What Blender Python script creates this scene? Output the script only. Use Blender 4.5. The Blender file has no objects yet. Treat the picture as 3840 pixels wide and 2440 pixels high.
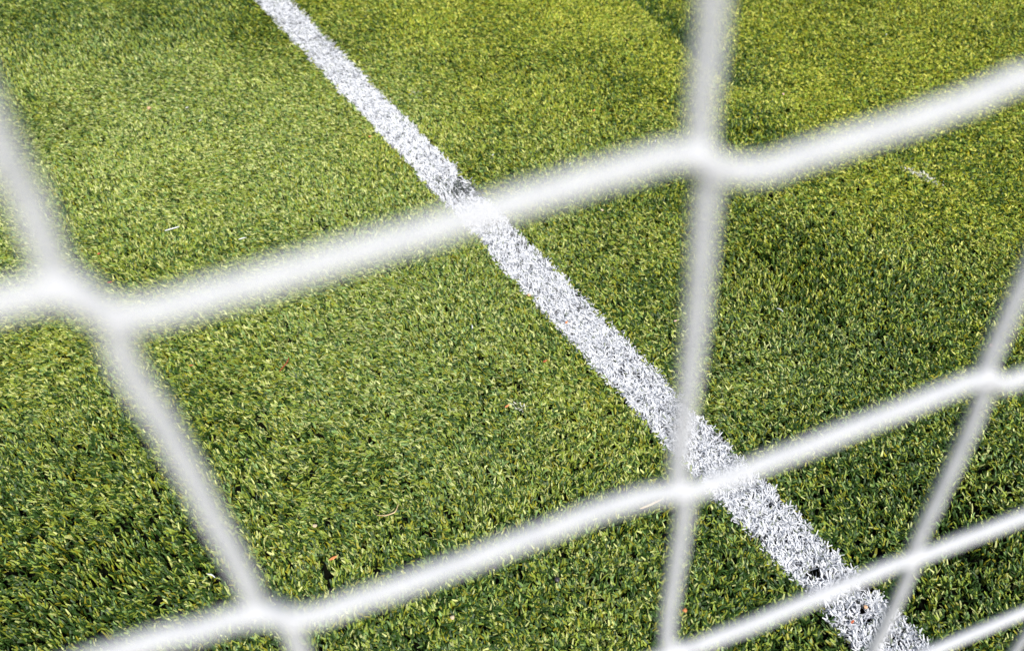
import bpy, bmesh, math, random
import numpy as np
from mathutils import Vector

random.seed(7)
rng = np.random.default_rng(11)
scene = bpy.context.scene

# ------------------------------------------------------------------ camera
H = 1.58
cam_d = bpy.data.cameras.new('camera')
cam = bpy.data.objects.new('camera', cam_d)
scene.collection.objects.link(cam)
cam.location = (0, 0, H)
cam.rotation_euler = (math.radians(90 - 43.214), 0, 0)
cam_d.sensor_width = 36
cam_d.lens = 32.143
cam_d.clip_start = 0.01
cam_d.clip_end = 400
cam_d.dof.use_dof = True
cam_d.dof.focus_distance = 1.95
cam_d.dof.aperture_fstop = 3.9
scene.camera = cam

# ------------------------------------------------------------------ light
SUN_EL, SUN_AZ = 45.0, 160.0     # azimuth measured like the sky texture's rotation
w = bpy.data.worlds.new('World')
scene.world = w
w.use_nodes = True
nt = w.node_tree
nt.nodes.clear()
sky = nt.nodes.new('ShaderNodeTexSky')
sky.sky_type = 'NISHITA'
sky.sun_disc = False
sky.sun_elevation = math.radians(SUN_EL)
sky.sun_rotation = math.radians(SUN_AZ)
sky.dust_density = 3.0
bg = nt.nodes.new('ShaderNodeBackground')
bg.inputs['Strength'].default_value = 0.065
wo = nt.nodes.new('ShaderNodeOutputWorld')
nt.links.new(sky.outputs[0], bg.inputs[0])
nt.links.new(bg.outputs[0], wo.inputs[0])

sd = bpy.data.lights.new('sun', 'SUN')
sd.energy = 3.0
sd.angle = math.radians(9)
sd.color = (1.0, 0.985, 0.96)
sun = bpy.data.objects.new('sun', sd)
scene.collection.objects.link(sun)
az, el = math.radians(SUN_AZ), math.radians(SUN_EL)
sdir = Vector((math.sin(az) * math.cos(el), math.cos(az) * math.cos(el), math.sin(el)))
sun.rotation_euler = sdir.to_track_quat('Z', 'Y').to_euler()

scene.view_settings.view_transform = 'Standard'
scene.view_settings.look = 'None'
scene.view_settings.gamma = 1
scene.view_settings.exposure = 0.82

# ------------------------------------------------------------------ helpers
C = scene.collection

def tag(o, label=None, cat=None, group=None, kind=None):
    if label: o['label'] = label
    if cat: o['category'] = cat
    if group: o['group'] = group
    if kind: o['kind'] = kind
    return o

def mesh_obj(name, verts, faces, m, parent=None, smooth=False):
    me = bpy.data.meshes.new(name)
    me.from_pydata([tuple(map(float, v)) for v in verts], [], faces)
    me.materials.append(m)
    if smooth:
        me.polygons.foreach_set('use_smooth', [True] * len(me.polygons))
    me.update()
    o = bpy.data.objects.new(name, me)
    C.objects.link(o)
    if parent: o.parent = parent
    return o

def new_mat(name, rough=0.5, spec=0.5):
    m = bpy.data.materials.new(name)
    m.use_nodes = True
    b = m.node_tree.nodes['Principled BSDF']
    b.inputs['Roughness'].default_value = rough
    b.inputs['Specular IOR Level'].default_value = spec
    return m, m.node_tree, b

def noise_mat(name, c1, c2, scale, rough=0.6, spec=0.4, bump=0.0, detail=4):
    m, t, b = new_mat(name, rough, spec)
    tc = t.nodes.new('ShaderNodeTexCoord')
    n = t.nodes.new('ShaderNodeTexNoise')
    n.inputs['Scale'].default_value = scale
    n.inputs['Detail'].default_value = detail
    r = t.nodes.new('ShaderNodeValToRGB')
    r.color_ramp.elements[0].position = 0.35
    r.color_ramp.elements[1].position = 0.65
    r.color_ramp.elements[0].color = (*c1, 1)
    r.color_ramp.elements[1].color = (*c2, 1)
    t.links.new(tc.outputs['Object'], n.inputs['Vector'])
    t.links.new(n.outputs['Fac'], r.inputs[0])
    t.links.new(r.outputs[0], b.inputs['Base Color'])
    if bump:
        bp = t.nodes.new('ShaderNodeBump')
        bp.inputs['Strength'].default_value = bump
        bp.inputs['Distance'].default_value = 0.001
        t.links.new(n.outputs['Fac'], bp.inputs['Height'])
        t.links.new(bp.outputs[0], b.inputs['Normal'])
    return m

def fibre_mat(name, rough, spec, trans):
    """colour of each fibre comes from the mesh; real gloss and see-through"""
    m, t, b = new_mat(name, rough, spec)
    a = t.nodes.new('ShaderNodeAttribute')
    a.attribute_name = 'fibre'
    t.links.new(a.outputs['Color'], b.inputs['Base Color'])
    tr = t.nodes.new('ShaderNodeBsdfTranslucent')
    t.links.new(a.outputs['Color'], tr.inputs['Color'])
    mx = t.nodes.new('ShaderNodeMixShader')
    mx.inputs[0].default_value = trans
    t.links.new(b.outputs[0], mx.inputs[1])
    t.links.new(tr.outputs[0], mx.inputs[2])
    t.links.new(mx.outputs[0], t.nodes['Material Output'].inputs[0])
    return m

# ------------------------------------------------------------------ ground
GZ = -0.024                       # infill level, fibre tips end around z = 0
gm = noise_mat('rubber_infill', (0.002, 0.002, 0.002), (0.008, 0.010, 0.004), 420, 0.9, 0.05, 0.6, 6)
ground = mesh_obj('ground', [(-60, -60, GZ), (60, -60, GZ), (60, 60, GZ), (-60, 60, GZ)], [(0, 1, 2, 3)], gm)
tag(ground, kind='structure')

# ------------------------------------------------------------------ turf fibres
def vnoise(x, y, scale, seed):
    """smooth value noise, 0..1"""
    r = np.random.default_rng(seed)
    g = r.random((128, 128))
    fx = (x / scale + 50.3) % 127
    fy = (y / scale + 50.7) % 127
    ix = fx.astype(int); iy = fy.astype(int)
    tx = fx - ix; ty = fy - iy
    tx = tx * tx * (3 - 2 * tx); ty = ty * ty * (3 - 2 * ty)
    ix1 = (ix + 1) % 128; iy1 = (iy + 1) % 128
    return ((g[ix, iy] * (1 - tx) + g[ix1, iy] * tx) * (1 - ty)
            + (g[ix, iy1] * (1 - tx) + g[ix1, iy1] * tx) * ty)

def blob(x, y, cx, cy, rx, ry=None, ang=0.0):
    ry = ry or rx
    c, s = math.cos(ang), math.sin(ang)
    dx, dy = x - cx, y - cy
    u = (dx * c + dy * s) / rx; v = (-dx * s + dy * c) / ry
    return np.exp(-(u * u + v * v))

# goal line: direction and centre on the ground, 12 cm wide
LD = np.array([0.5121, -0.8589]); LN = np.array([0.8589, 0.5121])
LC = np.array([0.0747, 1.868])
def line_dist(x, y):
    return (x - LC[0]) * LN[0] + (y - LC[1]) * LN[1]
def line_along(x, y):
    return (x - LC[0]) * LD[0] + (y - LC[1]) * LD[1]

# worn / trodden places and imitated light and shade: positive = fibres stand up and thin out, negative = brushed flat
PATCH = [(-0.76, .99, .10, .08, .75), (-.27, 1.40, .09, .06, .6), (-1.10, 1.86, .16, .10, .55),
         (-1.2, 3.40, .45, .16, .8), (-1.9, 3.2, .5, .4, .5), (.12, 3.05, .22, .12, .35), (.75, 1.82, .22, .12, .40),
         (.35, 2.85, .3, .12, .30), (.76, 2.62, .14, .1, .6), (-.6, 1.2, .25, .12, .15),
         (.05, 1.15, .3, .2, .25), (-1.0, .75, .4, .2, .25), (1.0, .8, .45, .45, .6), (.95, 1.75, .5, .4, .3),
         (.45, 3.45, .16, .09, -.8), (1.1, 2.95, .45, .22, -.6), (-.95, 2.5, .55, .4, -.5),
         (-.35, 1.95, .3, .22, -.35), (1.5, 2.3, .3, .3, -.3), (.95, 1.5, .25, .16, -.15), (-.4, 1.45, .25, .12, -.25)]
def wear_shade(x, y):
    v = (vnoise(x, y, .16, 3) - .5) * .55 + (vnoise(x, y, .05, 4) - .5) * .55 + (vnoise(x, y, .45, 5) - .5) * .35
    for cx, cy, rx, ry, a in PATCH:
        v = v + a * blob(x, y, cx, cy, rx, ry)
    # sharp-edged shadow streak at the far right, imitated by raised, thinned fibres
    s = (x - .62) * .93 + (y - 3.3) * .36
    v = v + .9 * (1 / (1 + np.exp(-s / .012))) * np.exp(-np.maximum(s, 0) / .10) * (1 / (1 + np.exp(-(y - 2.95) / .05)))
    return np.clip(v, -1, 1.2)

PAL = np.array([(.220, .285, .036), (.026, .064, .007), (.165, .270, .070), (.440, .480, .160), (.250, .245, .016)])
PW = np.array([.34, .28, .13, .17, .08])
PW2 = np.array([.24, .56, .08, .05, .07])          # deeper green mix: paints shaded regions and dark corners into the fibre colour

def fibres(name, px, py, per, wid, spread, white, seed):
    r = np.random.default_rng(seed)
    n = len(px) * per
    x = np.repeat(px, per) + r.normal(0, spread, n)
    y = np.repeat(py, per) + r.normal(0, spread, n)
    wr = wear_shade(x, y)
    # brushing direction: mostly sideways on the left, loose on the right
    field = (vnoise(x, y, .28, 21) - .5) * 2.4 + (vnoise(x, y, .04, 22) - .5) * 1.3
    left = 1 / (1 + np.exp((x + .1) / .35))
    base = math.pi * .90 * left + (1 - left) * math.pi * .62
    flip = np.where(r.random(n) < .30, math.pi, 0)
    phi = base + field * (.55 + .45 * (1 - left)) + flip + r.normal(0, .42, n) + (1 - left) * r.normal(0, .9, n)
    L = r.uniform(.0235, .0295, n)
    t1 = np.radians(np.clip(r.normal(14, 8, n) - 4 * wr, 1, 60))
    t2 = np.radians(np.clip(r.normal(80, 11, n) - 36 * wr, 12, 105))
    if white:
        L = r.uniform(.0235, .0300, n)
        worn = 1.25 * blob(x, y, -.14, 2.28, .085, .06) + .5 * blob(x, y, .03, 2.02, .03) + .35 * vnoise(x, y, .03, 31) * vnoise(x, y, .12, 32)
    # drop some fibres where worn and in the imitated shade
    keep = r.random(n) > np.clip(.20 + .42 * wr, 0, .5)
    if white:
        keep = r.random(n) > np.clip(.5 * worn, 0, .6)
    x, y, wr, phi, L, t1, t2 = [a[keep] for a in (x, y, wr, phi, L, t1, t2)]
    n = len(x)
    d = np.stack([np.cos(phi), np.sin(phi), np.zeros(n)], 1)
    tw = r.normal(0, .55, n)
    side = np.stack([-np.sin(phi) * np.cos(tw), np.cos(phi) * np.cos(tw), np.sin(tw)], 1)
    wv = (wid * r.uniform(.65, 1.3, n) / 2)[:, None]
    zz = np.zeros((n, 3)); zz[:, 2] = 1
    p0 = np.stack([x, y, np.full(n, GZ + .001)], 1)
    p1 = p0 + (L * .63)[:, None] * (np.sin(t1)[:, None] * d + np.cos(t1)[:, None] * zz)
    p2 = p1 + (L * .37)[:, None] * (np.sin(t2)[:, None] * d + np.cos(t2)[:, None] * zz)
    p2 += side * (r.normal(0, .0022, n))[:, None]
    V = np.empty((n, 6, 3), np.float32)
    V[:, 0] = p0 - side * wv; V[:, 1] = p0 + side * wv
    V[:, 2] = p1 - side * wv; V[:, 3] = p1 + side * wv
    V[:, 4] = p2 - side * wv * .55; V[:, 5] = p2 + side * wv * .55
    F = np.empty((n, 2, 4), np.int32)
    b = (np.arange(n) * 6)[:, None]
    F[:, 0] = b + np.array([0, 1, 3, 2]); F[:, 1] = b + np.array([2, 3, 5, 4])
    if white:
        col = np.stack([r.uniform(.66, .84, n)] * 3, 1) * np.array([.945, .965, 1.0])
        # worn paint: some fibres have lost their white
        dirt = r.random(n) < .05
        col[dirt] = (.20, .23, .16)
        wk = r.random(n) < np.clip(.9 * (blob(x, y, -.14, 2.28, .06, .04)), 0, .55)
        col[wk] = (.10, .12, .10)
    else:
        deep = np.clip(.12 + .75 * blob(x, y, 1.05, 1.55, .75, .75) + .75 * blob(x, y, .2, .75, 1.6, .40)  # regional shade and corner darkening put into the fibre mix
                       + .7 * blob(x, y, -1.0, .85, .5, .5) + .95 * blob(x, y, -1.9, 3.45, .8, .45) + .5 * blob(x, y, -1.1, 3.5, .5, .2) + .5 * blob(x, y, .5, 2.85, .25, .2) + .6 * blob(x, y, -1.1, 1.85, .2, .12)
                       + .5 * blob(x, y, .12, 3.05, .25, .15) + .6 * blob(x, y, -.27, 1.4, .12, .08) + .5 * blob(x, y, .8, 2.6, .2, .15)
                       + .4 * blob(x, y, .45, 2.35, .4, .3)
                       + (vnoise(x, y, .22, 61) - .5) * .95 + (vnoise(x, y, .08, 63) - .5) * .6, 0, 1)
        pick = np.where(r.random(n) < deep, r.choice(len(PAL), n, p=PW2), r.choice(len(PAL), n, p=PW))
        pale = np.clip(1.0 * blob(x, y, -1.0, 2.6, .75, .75) + .45 * blob(x, y, -.4, 1.7, .5, .45) + 1.6 * blob(x, y, .42, 3.42, .20, .12)  # worn straw fibres, plus the sunlit far patch painted in pale colour
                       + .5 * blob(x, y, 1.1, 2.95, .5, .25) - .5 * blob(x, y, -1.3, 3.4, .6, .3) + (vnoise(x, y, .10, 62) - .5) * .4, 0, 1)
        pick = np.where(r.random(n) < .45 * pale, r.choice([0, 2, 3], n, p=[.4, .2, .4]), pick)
        sv = (x - .62) * .93 + (y - 3.3) * .36
        shade_streak = (sv > 0) * np.exp(-np.maximum(sv, 0) / .13) * (y > 2.9)
        pick = np.where(r.random(n) < .92 * shade_streak, 1, pick)  # shadow streak painted with the darkest green
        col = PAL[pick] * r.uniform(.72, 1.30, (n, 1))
        yel = np.clip(.12 + .88 * (1 / (1 + np.exp(-((x - .5) * .75 + (y - 2.45)) / .30))) + (vnoise(x, y, .3, 41) - .5) * .5, 0, 1)[:, None]
        col = col * ((1 - yel) * np.array([1.0, 1.0, 1.1]) + yel * np.array([1.17, 1.07, .50]))
        # chalk rubbed onto the turf
        sx, sy = x - 1.256, y - 2.361
        u = sx * .696 + sy * -.718; v = sx * .718 + sy * .696
        ch = r.random(n) < .8 * np.exp(-(u / .06) ** 4 - (v / .011) ** 2)
        ch |= r.random(n) < .30 * blob(x, y, .022, 1.415, .018, .010)
        ch |= r.random(n) < .25 * blob(x, y, -.327, 2.86, .02)
        col[ch] = (.62, .62, .52)
    me = bpy.data.meshes.new(name)
    me.vertices.add(n * 6); me.vertices.foreach_set('co', V.ravel())
    me.loops.add(n * 8); me.loops.foreach_set('vertex_index', F.ravel())
    me.polygons.add(n * 2); me.polygons.foreach_set('loop_start', np.arange(n * 2, dtype=np.int32) * 4)
    me.update(calc_edges=True)
    ca = me.attributes.new('fibre', 'FLOAT_COLOR', 'POINT')
    cc = np.ones((n, 6, 4), np.float32); cc[:, :, :3] = col[:, None, :]
    ca.data.foreach_set('color', cc.ravel())
    o = bpy.data.objects.new(name, me); C.objects.link(o)
    return o

def inside_dense(x, y, m=.22):
    return (y > .62) & (y < 4.0) & (np.abs(x) < .61 + .407 * y + m)

def scatter(x0, x1, y0, y1, dens, seed):
    r = np.random.default_rng(seed)
    n = int((x1 - x0) * (y1 - y0) * dens)
    return r.uniform(x0, x1, n), r.uniform(y0, y1, n)

green_m = fibre_mat('green_fibre', .5, .30, .12)
white_m = fibre_mat('white_fibre', .5, .4, .15)

def edge_jit(x, y):
    return .006 * (vnoise(x, y, .012, 51) - .5) + .010 * (vnoise(x, y, .05, 52) - .5)

X, Y = scatter(-2.6, 2.6, .6, 4.0, 14500, 101)
k = inside_dense(X, Y); X, Y = X[k], Y[k]
on = np.abs(line_dist(X, Y) + edge_jit(X, Y)) < .059
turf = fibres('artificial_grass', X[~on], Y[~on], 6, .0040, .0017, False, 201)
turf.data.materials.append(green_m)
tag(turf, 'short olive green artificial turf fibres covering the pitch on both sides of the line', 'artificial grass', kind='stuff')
Xo, Yo = scatter(-3.7, 3.7, -.3, 6.2, 3600, 102)
k = ~inside_dense(Xo, Yo); Xo, Yo = Xo[k], Yo[k]
ono = np.abs(line_dist(Xo, Yo)) < .06
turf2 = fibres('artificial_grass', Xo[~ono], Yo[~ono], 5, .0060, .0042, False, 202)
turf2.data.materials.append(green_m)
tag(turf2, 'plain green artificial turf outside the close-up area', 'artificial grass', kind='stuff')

X2, Y2 = scatter(-1.9, 1.6, .4, 4.4, 15500, 103)
k = (np.abs(line_dist(X2, Y2) + edge_jit(X2, Y2)) < .059); X2, Y2 = X2[k], Y2[k]
X3, Y3 = scatter(-4.2, 2.2, -1.5, 7.5, 2500, 104)
k = (np.abs(line_dist(X3, Y3)) < .059) & ((Y3 < .4) | (Y3 > 4.4)); X3, Y3 = X3[k], Y3[k]
line = fibres('white_line', np.concatenate([X2, X3]), np.concatenate([Y2, Y3]), 6, .0032, .0020, True, 203)
line.data.materials.append(white_m)
tag(line, kind='structure')

# ------------------------------------------------------------------ goal net
ND = .148                                          # distance of the net plane from the camera
NN = np.array([-0.35488677, 0.93490929, 0.0])      # its horizontal normal
NE = np.array([0.93490929, 0.35488677, 0.0])       # its horizontal direction
def net_pt(u, z, off=0.0):
    return NE * u + NN * (ND + off) + np.array([0, 0, z])

def cord_mat():
    m, t, b = new_mat('white_braided_cord', .85, .15)
    b.inputs['Base Color'].default_value = (.80, .80, .80, 1)
    tc = t.nodes.new('ShaderNodeTexCoord')
    wv = t.nodes.new('ShaderNodeTexWave')
    wv.bands_direction = 'DIAGONAL'
    wv.inputs['Scale'].default_value = 260
    wv.inputs['Distortion'].default_value = 1.5
    n = t.nodes.new('ShaderNodeTexNoise'); n.inputs['Scale'].default_value = 90
    r = t.nodes.new('ShaderNodeValToRGB')
    r.color_ramp.elements[0].color = (.65, .665, .69, 1); r.color_ramp.elements[1].color = (.73, .74, .755, 1)
    bp = t.nodes.new('ShaderNodeBump')
    bp.inputs['Strength'].default_value = .6; bp.inputs['Distance'].default_value = .0006
    t.links.new(tc.outputs['Object'], wv.inputs['Vector'])
    t.links.new(tc.outputs['Object'], n.inputs['Vector'])
    t.links.new(n.outputs['Fac'], r.inputs[0]); t.links.new(r.outputs[0], b.inputs['Base Color'])
    t.links.new(wv.outputs['Fac'], bp.inputs['Height']); t.links.new(bp.outputs[0], b.inputs['Normal'])
    # loosely braided white fibre lets some light through
    tr = t.nodes.new('ShaderNodeBsdfTranslucent'); t.links.new(r.outputs[0], tr.inputs['Color'])
    mx = t.nodes.new('ShaderNodeMixShader'); mx.inputs[0].default_value = .18
    t.links.new(b.outputs[0], mx.inputs[1]); t.links.new(tr.outputs[0], mx.inputs[2])
    t.links.new(mx.outputs[0], t.nodes['Material Output'].inputs[0])
    return m
cord_m = cord_mat()

def catmull(P, seg=6):
    P = np.array(P, float)
    out = []
    for i in range(len(P) - 1):
        a = P[max(i - 1, 0)]; b = P[i]; c = P[i + 1]; d = P[min(i + 2, len(P) - 1)]
        for k in range(seg):
            t = k / seg
            out.append(.5 * ((2 * b) + (c - a) * t + (2 * a - 5 * b + 4 * c - d) * t * t + (3 * b - a - 3 * c + d) * t ** 3))
    out.append(P[-1])
    return np.array(out)

def tube(name, pts, rad, m, parent, sides=10):
    n = len(pts)
    T = np.gradient(pts, axis=0); T /= np.linalg.norm(T, axis=1)[:, None]
    verts = []; faces = []
    for i in range(n):
        A = NN - T[i] * (NN @ T[i]); A /= np.linalg.norm(A)
        B = np.cross(T[i], A)
        for k in range(sides):
            a = 2 * math.pi * k / sides
            # three braided strands swell the outline a little as they wind along
            rr = rad * (1 + .07 * math.sin(3 * a + i * 1.3))
            verts.append(pts[i] + rr * (math.cos(a) * A + math.sin(a) * B))
    for i in range(n - 1):
        for k in range(sides):
            k2 = (k + 1) % sides
            faces.append((i * sides + k, i * sides + k2, (i + 1) * sides + k2, (i + 1) * sides + k))
    faces.append(tuple(range(sides))[::-1]); faces.append(tuple((n - 1) * sides + k for k in range(sides)))
    return mesh_obj(name, verts, faces, m, parent, True)

# joints: both cords run side by side from the first point to the second
JOINT = {(0, -1): ((-.0350, 1.5880), (-.0330, 1.5850)), (0, 0): ((-.0319, 1.4725), (-.0265, 1.4605)), (1, 0): ((.1001, 1.4696), (.1068, 1.4621)),
         (0, 1): ((-.0194, 1.3487), (-.0123, 1.3372)), (1, 1): ((.1125, 1.3413), (.1185, 1.3354)),
         (2, 1): ((.2325, 1.3480), (.2400, 1.3440)), (1, 2): ((.1237, 1.2240), (.1279, 1.2200)),
         (2, 2): ((.2466, 1.2275), (.2514, 1.2248))}
ROW = {0: {(-1, 0): [(-.0427, 1.4705), (-.0376, 1.4703)],
           (0, 1): [(-.0209, 1.4606), (-.0097, 1.461), (.0072, 1.4622), (.0191, 1.4633), (.0341, 1.4645), (.0545, 1.4668), (.0723, 1.4686), (.0854, 1.4697), (.0936, 1.4703)],
           (1, 2): [(.1172, 1.4609), (.1313, 1.4623), (.1592, 1.4650), (.1785, 1.4680), (.1912, 1.4704)]},
       1: {(-1, 0): [(-.0552, 1.3505), (-.0358, 1.3485), (-.0271, 1.3488)],
           (0, 1): [(-.0052, 1.3370), (.0026, 1.3371), (.0332, 1.3385), (.0654, 1.3415), (.0941, 1.3436)],
           (1, 2): [(.1332, 1.3385), (.1635, 1.3415), (.2076, 1.3465), (.2244, 1.3485)],
           (2, 3): [(.2543, 1.3403)]},
       2: {(1, 2): [(.1380, 1.2212), (.1663, 1.2218), (.2009, 1.2248), (.2340, 1.2272)],
           (2, 3): [(.2683, 1.2262), (.3094, 1.2268)]}}
COL = {0: {(-1, 0): [(-.0324, 1.5012), (-.0318, 1.4929), (-.0316, 1.4870)],
           (0, 1): [(-.0271, 1.4466), (-.0245, 1.4256), (-.0221, 1.3925), (-.0199, 1.362)],
           (1, 2): [(-.0125, 1.3194)]},
       1: {(-1, 0): [(.0983, 1.5042), (.0994, 1.4922), (.1000, 1.4789)],
           (0, 1): [(.1054, 1.4539), (.1061, 1.445), (.1086, 1.4172), (.1105, 1.3892), (.1118, 1.360)],
           (1, 2): [(.1188, 1.3207), (.1205, 1.2837), (.1220, 1.2539)]},
       2: {(0, 1): [(.2304, 1.3895), (.2314, 1.3737), (.2325, 1.3565)],
           (1, 2): [(.2393, 1.3331), (.2418, 1.3126), (.2440, 1.2763), (.2454, 1.2468)],
           (2, 3): [(.2525, 1.2042), (.2547, 1.1773), (.2564, 1.1501)]}}
C0, C1, R0, R1 = -9, 11, -5, 11
for c in range(C0, C1 + 1):
    for r in range(R0, R1 + 1):
        if (c, r) not in JOINT:
            u = -.030 + .1285 * c + .0115 * r + random.uniform(-.003, .003)
            z = 1.466 - .1205 * r + random.uniform(-.003, .003)
            JOINT[(c, r)] = ((u - .003, z + .0035), (u + .003, z - .0035))

net = bpy.data.objects.new('goal_net', None)
C.objects.link(net)
net.location = tuple(net_pt(.1, GZ))
tag(net, 'white square mesh goal net of braided cord hanging close in front of the turf', 'goal net')
bpy.context.view_layer.update()
inv = np.array(net.location)
def ntube(name, pts2, rad, off):
    p = catmull(pts2)
    p3 = np.array([net_pt(q[0], q[1], off) for q in p]) - inv
    return tube(name, p3, rad, cord_m, net)
RR, RC = .0031, .0029
def strand(idx, row):
    pts = []
    rng_ = range(C0, C1 + 1) if row else range(R0, R1 + 1)
    tab = (ROW if row else COL).get(idx, {})
    for q in rng_:
        key = (q, idx) if row else (idx, q)
        a, b = np.array(JOINT[key])
        mid = (a + b) / 2
        f = .4 if row else {0: 1.0, 1: .4, 2: .6}.get(idx, .6)
        a, b = tuple(mid + (a - mid) * f), tuple(mid + (b - mid) * f)
        if (q - 1, q) in tab: pts += tab[(q - 1, q)]
        pts += [a, b]
    return pts
for r in range(R0, R1 + 1):
    ntube('horizontal_cord', strand(r, True), RR, -.0006)
for c in range(C0, C1 + 1):
    ntube('vertical_cord', strand(c, False), RC, .0012)

# moulded joint round every crossing
def knot_geo(a, b, verts, faces):
    a = np.array(a); b = np.array(b)
    L = np.linalg.norm(b - a); d = (b - a) / L
    m = (a + b) / 2
    hl, hw, ht = L / 2, .0035, .0034
    base = len(verts); S, R_ = 12, 7
    for i in range(R_ + 1):
        th = math.pi * i / R_
        for k in range(S):
            ph = 2 * math.pi * k / S
            sx = math.cos(th) * hl; rr = math.sin(th) ** .7
            wv = hw * rr * math.cos(ph) * (1 + .12 * math.sin(sx * 1800))
            q = m + d * sx + np.array([-d[1], d[0]]) * wv
            verts.append(net_pt(q[0], q[1], .0003 + ht * rr * math.sin(ph)) - inv)
    for i in range(R_):
        for k in range(S):
            k2 = (k + 1) % S
            faces.append((base + i * S + k, base + i * S + k2, base + (i + 1) * S + k2, base + (i + 1) * S + k))
near = [(0, 0), (1, 0), (0, 1), (1, 1), (2, 1), (1, 2), (2, 2)]
for key in near:
    V, F = [], []
    knot_geo(*JOINT[key], V, F)
    mesh_obj('knot', V, F, cord_m, net, True)
V, F = [], []
for key in JOINT:
    if key not in near: knot_geo(*JOINT[key], V, F)
o = mesh_obj('knots', V, F, cord_m, net, True)
o['kind'] = 'stuff'

# ------------------------------------------------------------------ litter on the turf
def solid(name, outline, thick, m, loc, rz=0, tilt=(0, 0), bend=0.0, smooth=False):
    """closed piece from an outline (metres), rounded toward its rim, optionally bent"""
    n = len(outline); cx = sum(p[0] for p in outline) / n; cy = sum(p[1] for p in outline) / n
    verts = []; faces = []
    def zb(x, y): return bend * (x * x) * 40
    for s, zf in ((.62, .5), (1, .12), (1, -.12), (.62, -.5)):
        for (x, y) in outline:
            X_, Y_ = cx + (x - cx) * s, cy + (y - cy) * s
            verts.append((X_, Y_, zf * thick + zb(X_, Y_)))
    for l in range(3):
        for k in range(n):
            k2 = (k + 1) % n
            faces.append((l * n + k, (l + 1) * n + k, (l + 1) * n + k2, l * n + k2))
    faces.append(tuple(range(n))); faces.append(tuple(3 * n + k for k in range(n))[::-1])
    o = mesh_obj(name, verts, faces, m, None, smooth)
    o.location = loc; o.rotation_euler = (tilt[0], tilt[1], rz)
    return o

def pebble(name, x, y, r, m, label, cat, group=None, flat=.6, z=0.001):
    bm = bmesh.new()
    bmesh.ops.create_icosphere(bm, subdivisions=2, radius=r)
    rr = random.Random(int(x * 1000) * 7 + int(y * 1000))
    axes = [Vector((rr.uniform(-1, 1), rr.uniform(-1, 1), rr.uniform(-1, 1))).normalized() for _ in range(7)]
    for v in bm.verts:
        for a in axes:                     # chipped facets
            dd = v.co.dot(a) - r * .72
            if dd > 0: v.co -= a * dd * .85
        v.co.z *= flat
    me = bpy.data.meshes.new(name); bm.to_mesh(me); bm.free()
    me.materials.append(m)
    o = bpy.data.objects.new(name, me); C.objects.link(o)
    o.location = (x, y, z); o.rotation_euler = (rr.uniform(-.3, .3), rr.uniform(-.3, .3), rr.uniform(0, 6))
    return tag(o, label, cat, group)

def twig(name, pts, rad, m, label, cat, z=.001, group=None):
    P = catmull([(x, y, z + .0015 * math.sin(i * 2.1)) for i, (x, y) in enumerate(pts)], 4)
    o0 = P.mean(0)
    n = len(P); T = np.gradient(P, axis=0); T /= np.linalg.norm(T, axis=1)[:, None]
    verts = []; faces = []; S = 6
    for i in range(n):
        B = np.cross(T[i], (0, 0, 1)); B /= np.linalg.norm(B); A = np.cross(B, T[i])
        r_ = rad * (.45 + .75 * math.sin(math.pi * min(max((i + .6) / n, 0), 1)))
        for k in range(S):
            a = 2 * math.pi * k / S
            verts.append(P[i] - o0 + r_ * (math.cos(a) * A + math.sin(a) * B))
    for i in range(n - 1):
        for k in range(S):
            k2 = (k + 1) % S
            faces.append((i * S + k, i * S + k2, (i + 1) * S + k2, (i + 1) * S + k))
    faces.append(tuple(range(S))[::-1]); faces.append(tuple((n - 1) * S + k for k in range(S)))
    o = mesh_obj(name, verts, faces, m, None, True); o.location = tuple(o0)
    return tag(o, label, cat, group)

def leaf(name, x, y, L, W, rz, m, label, group=None, cat='leaf scrap'):
    ol = [(-L / 2, 0), (-L * .3, W * .35), (0, W * .5), (L * .25, W * .28), (L / 2, W * .05), (L * .3, -W * .3), (-.05 * L, -W * .45), (-.35 * L, -W * .3)]
    o = solid(name, ol, .0009, m, (x, y, .003), rz, (.25, -.2), .6)
    return tag(o, label, cat, group)

M_white = noise_mat('white_plastic', (.78, .79, .80), (.86, .87, .88), 60, .4, .5)
M_peach = noise_mat('peach_stone', (.62, .36, .19), (.78, .50, .30), 300, .6, .4, .3)
M_beige = noise_mat('beige_stone', (.55, .42, .26), (.70, .58, .40), 300, .6, .4, .3)
M_orange = noise_mat('orange_dry_leaf', (.55, .17, .05), (.70, .30, .12), 250, .7, .3, .4)
M_red = noise_mat('red_brown_leaf', (.35, .07, .03), (.50, .14, .06), 250, .7, .3, .4)
M_dark = noise_mat('dark_stone', (.02, .018, .022), (.06, .05, .055), 300, .5, .5, .3)
M_straw = noise_mat('straw', (.55, .40, .22), (.72, .56, .34), 200, .6, .3, .3)
M_pink = noise_mat('pink_stone', (.62, .38, .32), (.75, .52, .45), 300, .6, .4, .3)

# white plastic strip lying on the left
a, b = np.array((-.982, 2.070)), np.array((-.946, 2.086))
L = float(np.linalg.norm(b - a)) + .001
st = solid('plastic_strip', [(-L / 2, -.0016), (L / 2, -.0016), (L / 2, .0016), (-L / 2, .0016)], .0016, M_white,
           ((a[0] + b[0]) / 2, (a[1] + b[1]) / 2, .0045), math.atan2(b[1] - a[1], b[0] - a[0]), (0, -.05))
tag(st, 'straight white plastic strip lying on the turf left of the line', 'plastic strip')

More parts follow.
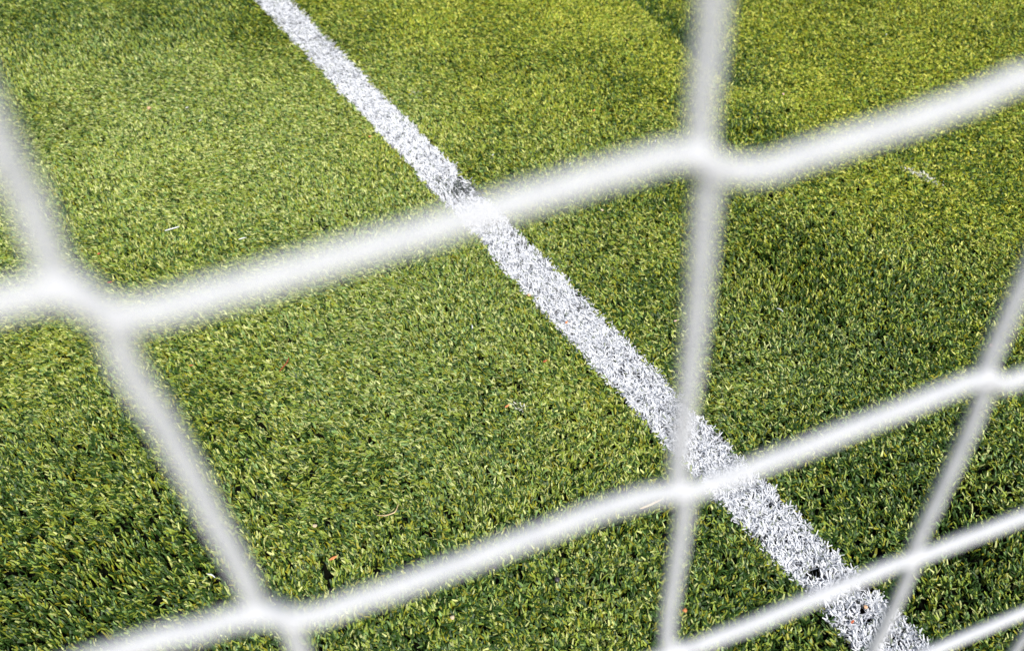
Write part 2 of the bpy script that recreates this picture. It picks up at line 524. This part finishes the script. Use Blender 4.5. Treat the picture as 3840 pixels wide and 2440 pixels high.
G1 = 'small stones lying on the turf'
pebble('stone', -.112, .878, .0050, M_beige, 'round beige stone alone on the turf below the lower long cord, near the bottom edge', 'stone', G1, .7, .003)
pebble('stone', .671, .899, .0045, M_peach, 'peach stone on the white line near the bottom edge', 'stone', G1, .8, .003)
pebble('stone', 1.181, 1.608, .0050, M_pink, 'pink stone beside the right-hand slanting vertical cord', 'stone', G1, .8, .002)
pebble('stone', -.403, 1.082, .0050, M_beige, 'pale beige stone between the left slanting cord and the long lower cord', 'stone', G1, .6, .003)
pebble('stone', -.578, 1.253, .0040, M_dark, 'dark stone just right of the left slanting cord', 'stone', G1, .7, .002)
pebble('stone', -.033, .985, .0042, M_dark, 'dark stone just under the long lower cord', 'stone', G1, .7, .002)
pebble('stone', .088, .958, .0055, M_dark, 'largest dark stone, left of the middle vertical cord near the bottom', 'stone', G1, .7, .003)
pebble('stone', .327, .893, .0046, M_orange, 'orange brown stone beside the middle vertical cord at the bottom', 'stone', G1, .8, .002)
pebble('stone', .045, 1.795, .0048, M_peach, 'light orange stone on the left edge of the white line in mid picture', 'stone', G1, .6, .003)
pebble('stone', -1.225, 2.749, .0068, M_peach, 'peach stone alone on the turf in the upper left', 'stone', G1, .8, .003)
pebble('stone', .262, 2.169, .0050, M_beige, 'beige stone just below the upper long cord, left of the middle vertical cord', 'stone', G1, .5, .003)
pebble('stone', .936, 2.844, .0045, M_pink, 'dull pink stone right of the top of the middle vertical cord', 'stone', G1, .5, .002)

G2 = 'dry leaf scraps on the turf'
leaf('leaf_scrap', .138, 1.690, .010, .006, 1.0, M_orange, 'orange leaf scrap on the middle of the white line', G2)
leaf('leaf_scrap', .414, 1.696, .009, .005, .3, M_pink, 'pinkish leaf scrap just left of the middle vertical cord', G2)
leaf('leaf_scrap', .080, 1.553, .012, .005, .5, M_red, 'brown leaf scrap in the turf left of the line, above the grey smudge', G2)
leaf('leaf_scrap', -.011, 1.408, .014, .005, .6, M_orange, 'curled orange leaf scrap beside the grey smudge', G2)
leaf('leaf_scrap', -.772, 1.539, .013, .004, .1, M_red, 'dark red leaf scrap right of the left slanting cord', G2)
leaf('leaf_scrap', -1.136, 1.967, .010, .006, .4, M_red, 'small red leaf scrap left of the white plastic strip', G2)
leaf('leaf_scrap', -1.067, 1.846, .015, .005, .1, M_red, 'red leaf scrap beside the upper long cord at its left knot', G2)
leaf('leaf_scrap', .638, .869, .010, .005, .7, M_red, 'tiny red brown leaf scrap on the white line below the peach stone', G2)
leaf('leaf_scrap', .276, 2.733, .010, .006, .9, M_orange, 'orange leaf scrap right of the line in the upper middle', G2)
leaf('leaf_scrap', -.459, 2.570, .009, .006, .2, M_orange, 'orange leaf scrap just left of the upper part of the line', G2)
leaf('leaf_scrap', -.354, 1.006, .020, .006, .45, M_orange, 'longer orange brown leaf scrap above the long lower cord at the left', G2)
leaf('leaf_scrap', -.75, 1.737, .010, .006, .45, M_dark, 'dark leaf scrap just below the upper long cord', G2)

G3 = 'twigs and straws on the turf'
twig('twig', [(-.556, 1.517), (-.549, 1.532), (-.544, 1.548), (-.541, 1.566)], .0011, M_red, 'thin red brown twig standing out upright left of centre', 'twig', .004, G3)
twig('twig', [(-.279, 1.107), (-.262, 1.105), (-.248, 1.112), (-.241, 1.117), (-.236, 1.135)], .0011, M_straw, 'bent pale twig above the long lower cord', 'twig', .004, G3)
twig('straw', [(.265, 1.122), (.285, 1.130), (.313, 1.146)], .0020, M_straw, 'pale straw beside the knot at the foot of the middle vertical cord', 'straw', .005, G3)

G4 = 'loose white fibres on the turf'
WF = [(-1.031, 2.666, .012, 1.2, 'loose white fibre in the upper left turf, right of the peach stone'),
      (-1.096, 2.749, .010, .8, 'short white fibre just right of the peach stone in the upper left'),
      (-.755, 2.034, .022, .5, 'curved white fibre right of the white plastic strip'),
      (-.101, 1.674, .016, 1.7, 'upright white fibre left of the line in mid picture'),
      (.687, 1.736, .020, 2.3, 'white fibre right of the middle vertical cord in the open turf'),
      (-.587, .966, .020, 2.7, 'bluish white fibre left of the left slanting cord near its lower knot'),
      (.612, .851, .018, 2.6, 'white fibre just off the left edge of the line at the bottom'),
      (.180, 2.409, .010, 1.2, 'white fibre on the upper edge of the upper long cord'),
      (.459, 2.540, .014, 1.4, 'white fibre left of the joint of the middle vertical cord'),
      (1.424, 3.294, .012, 1.2, 'white fibre in the yellowish turf of the upper right'),
      (-.06, 2.18 + .28, .010, 1.3, 'white fibre right of the line below the upper leaf scrap')]
for x, y, L, a, lab in WF:
    c, s = math.cos(a) * L / 2, math.sin(a) * L / 2
    twig('loose_fibre', [(x - c, y - s), (x + s * .15, y - c * .15), (x + c, y + s)], .0011, M_white, lab, 'loose fibre', .004, G4)
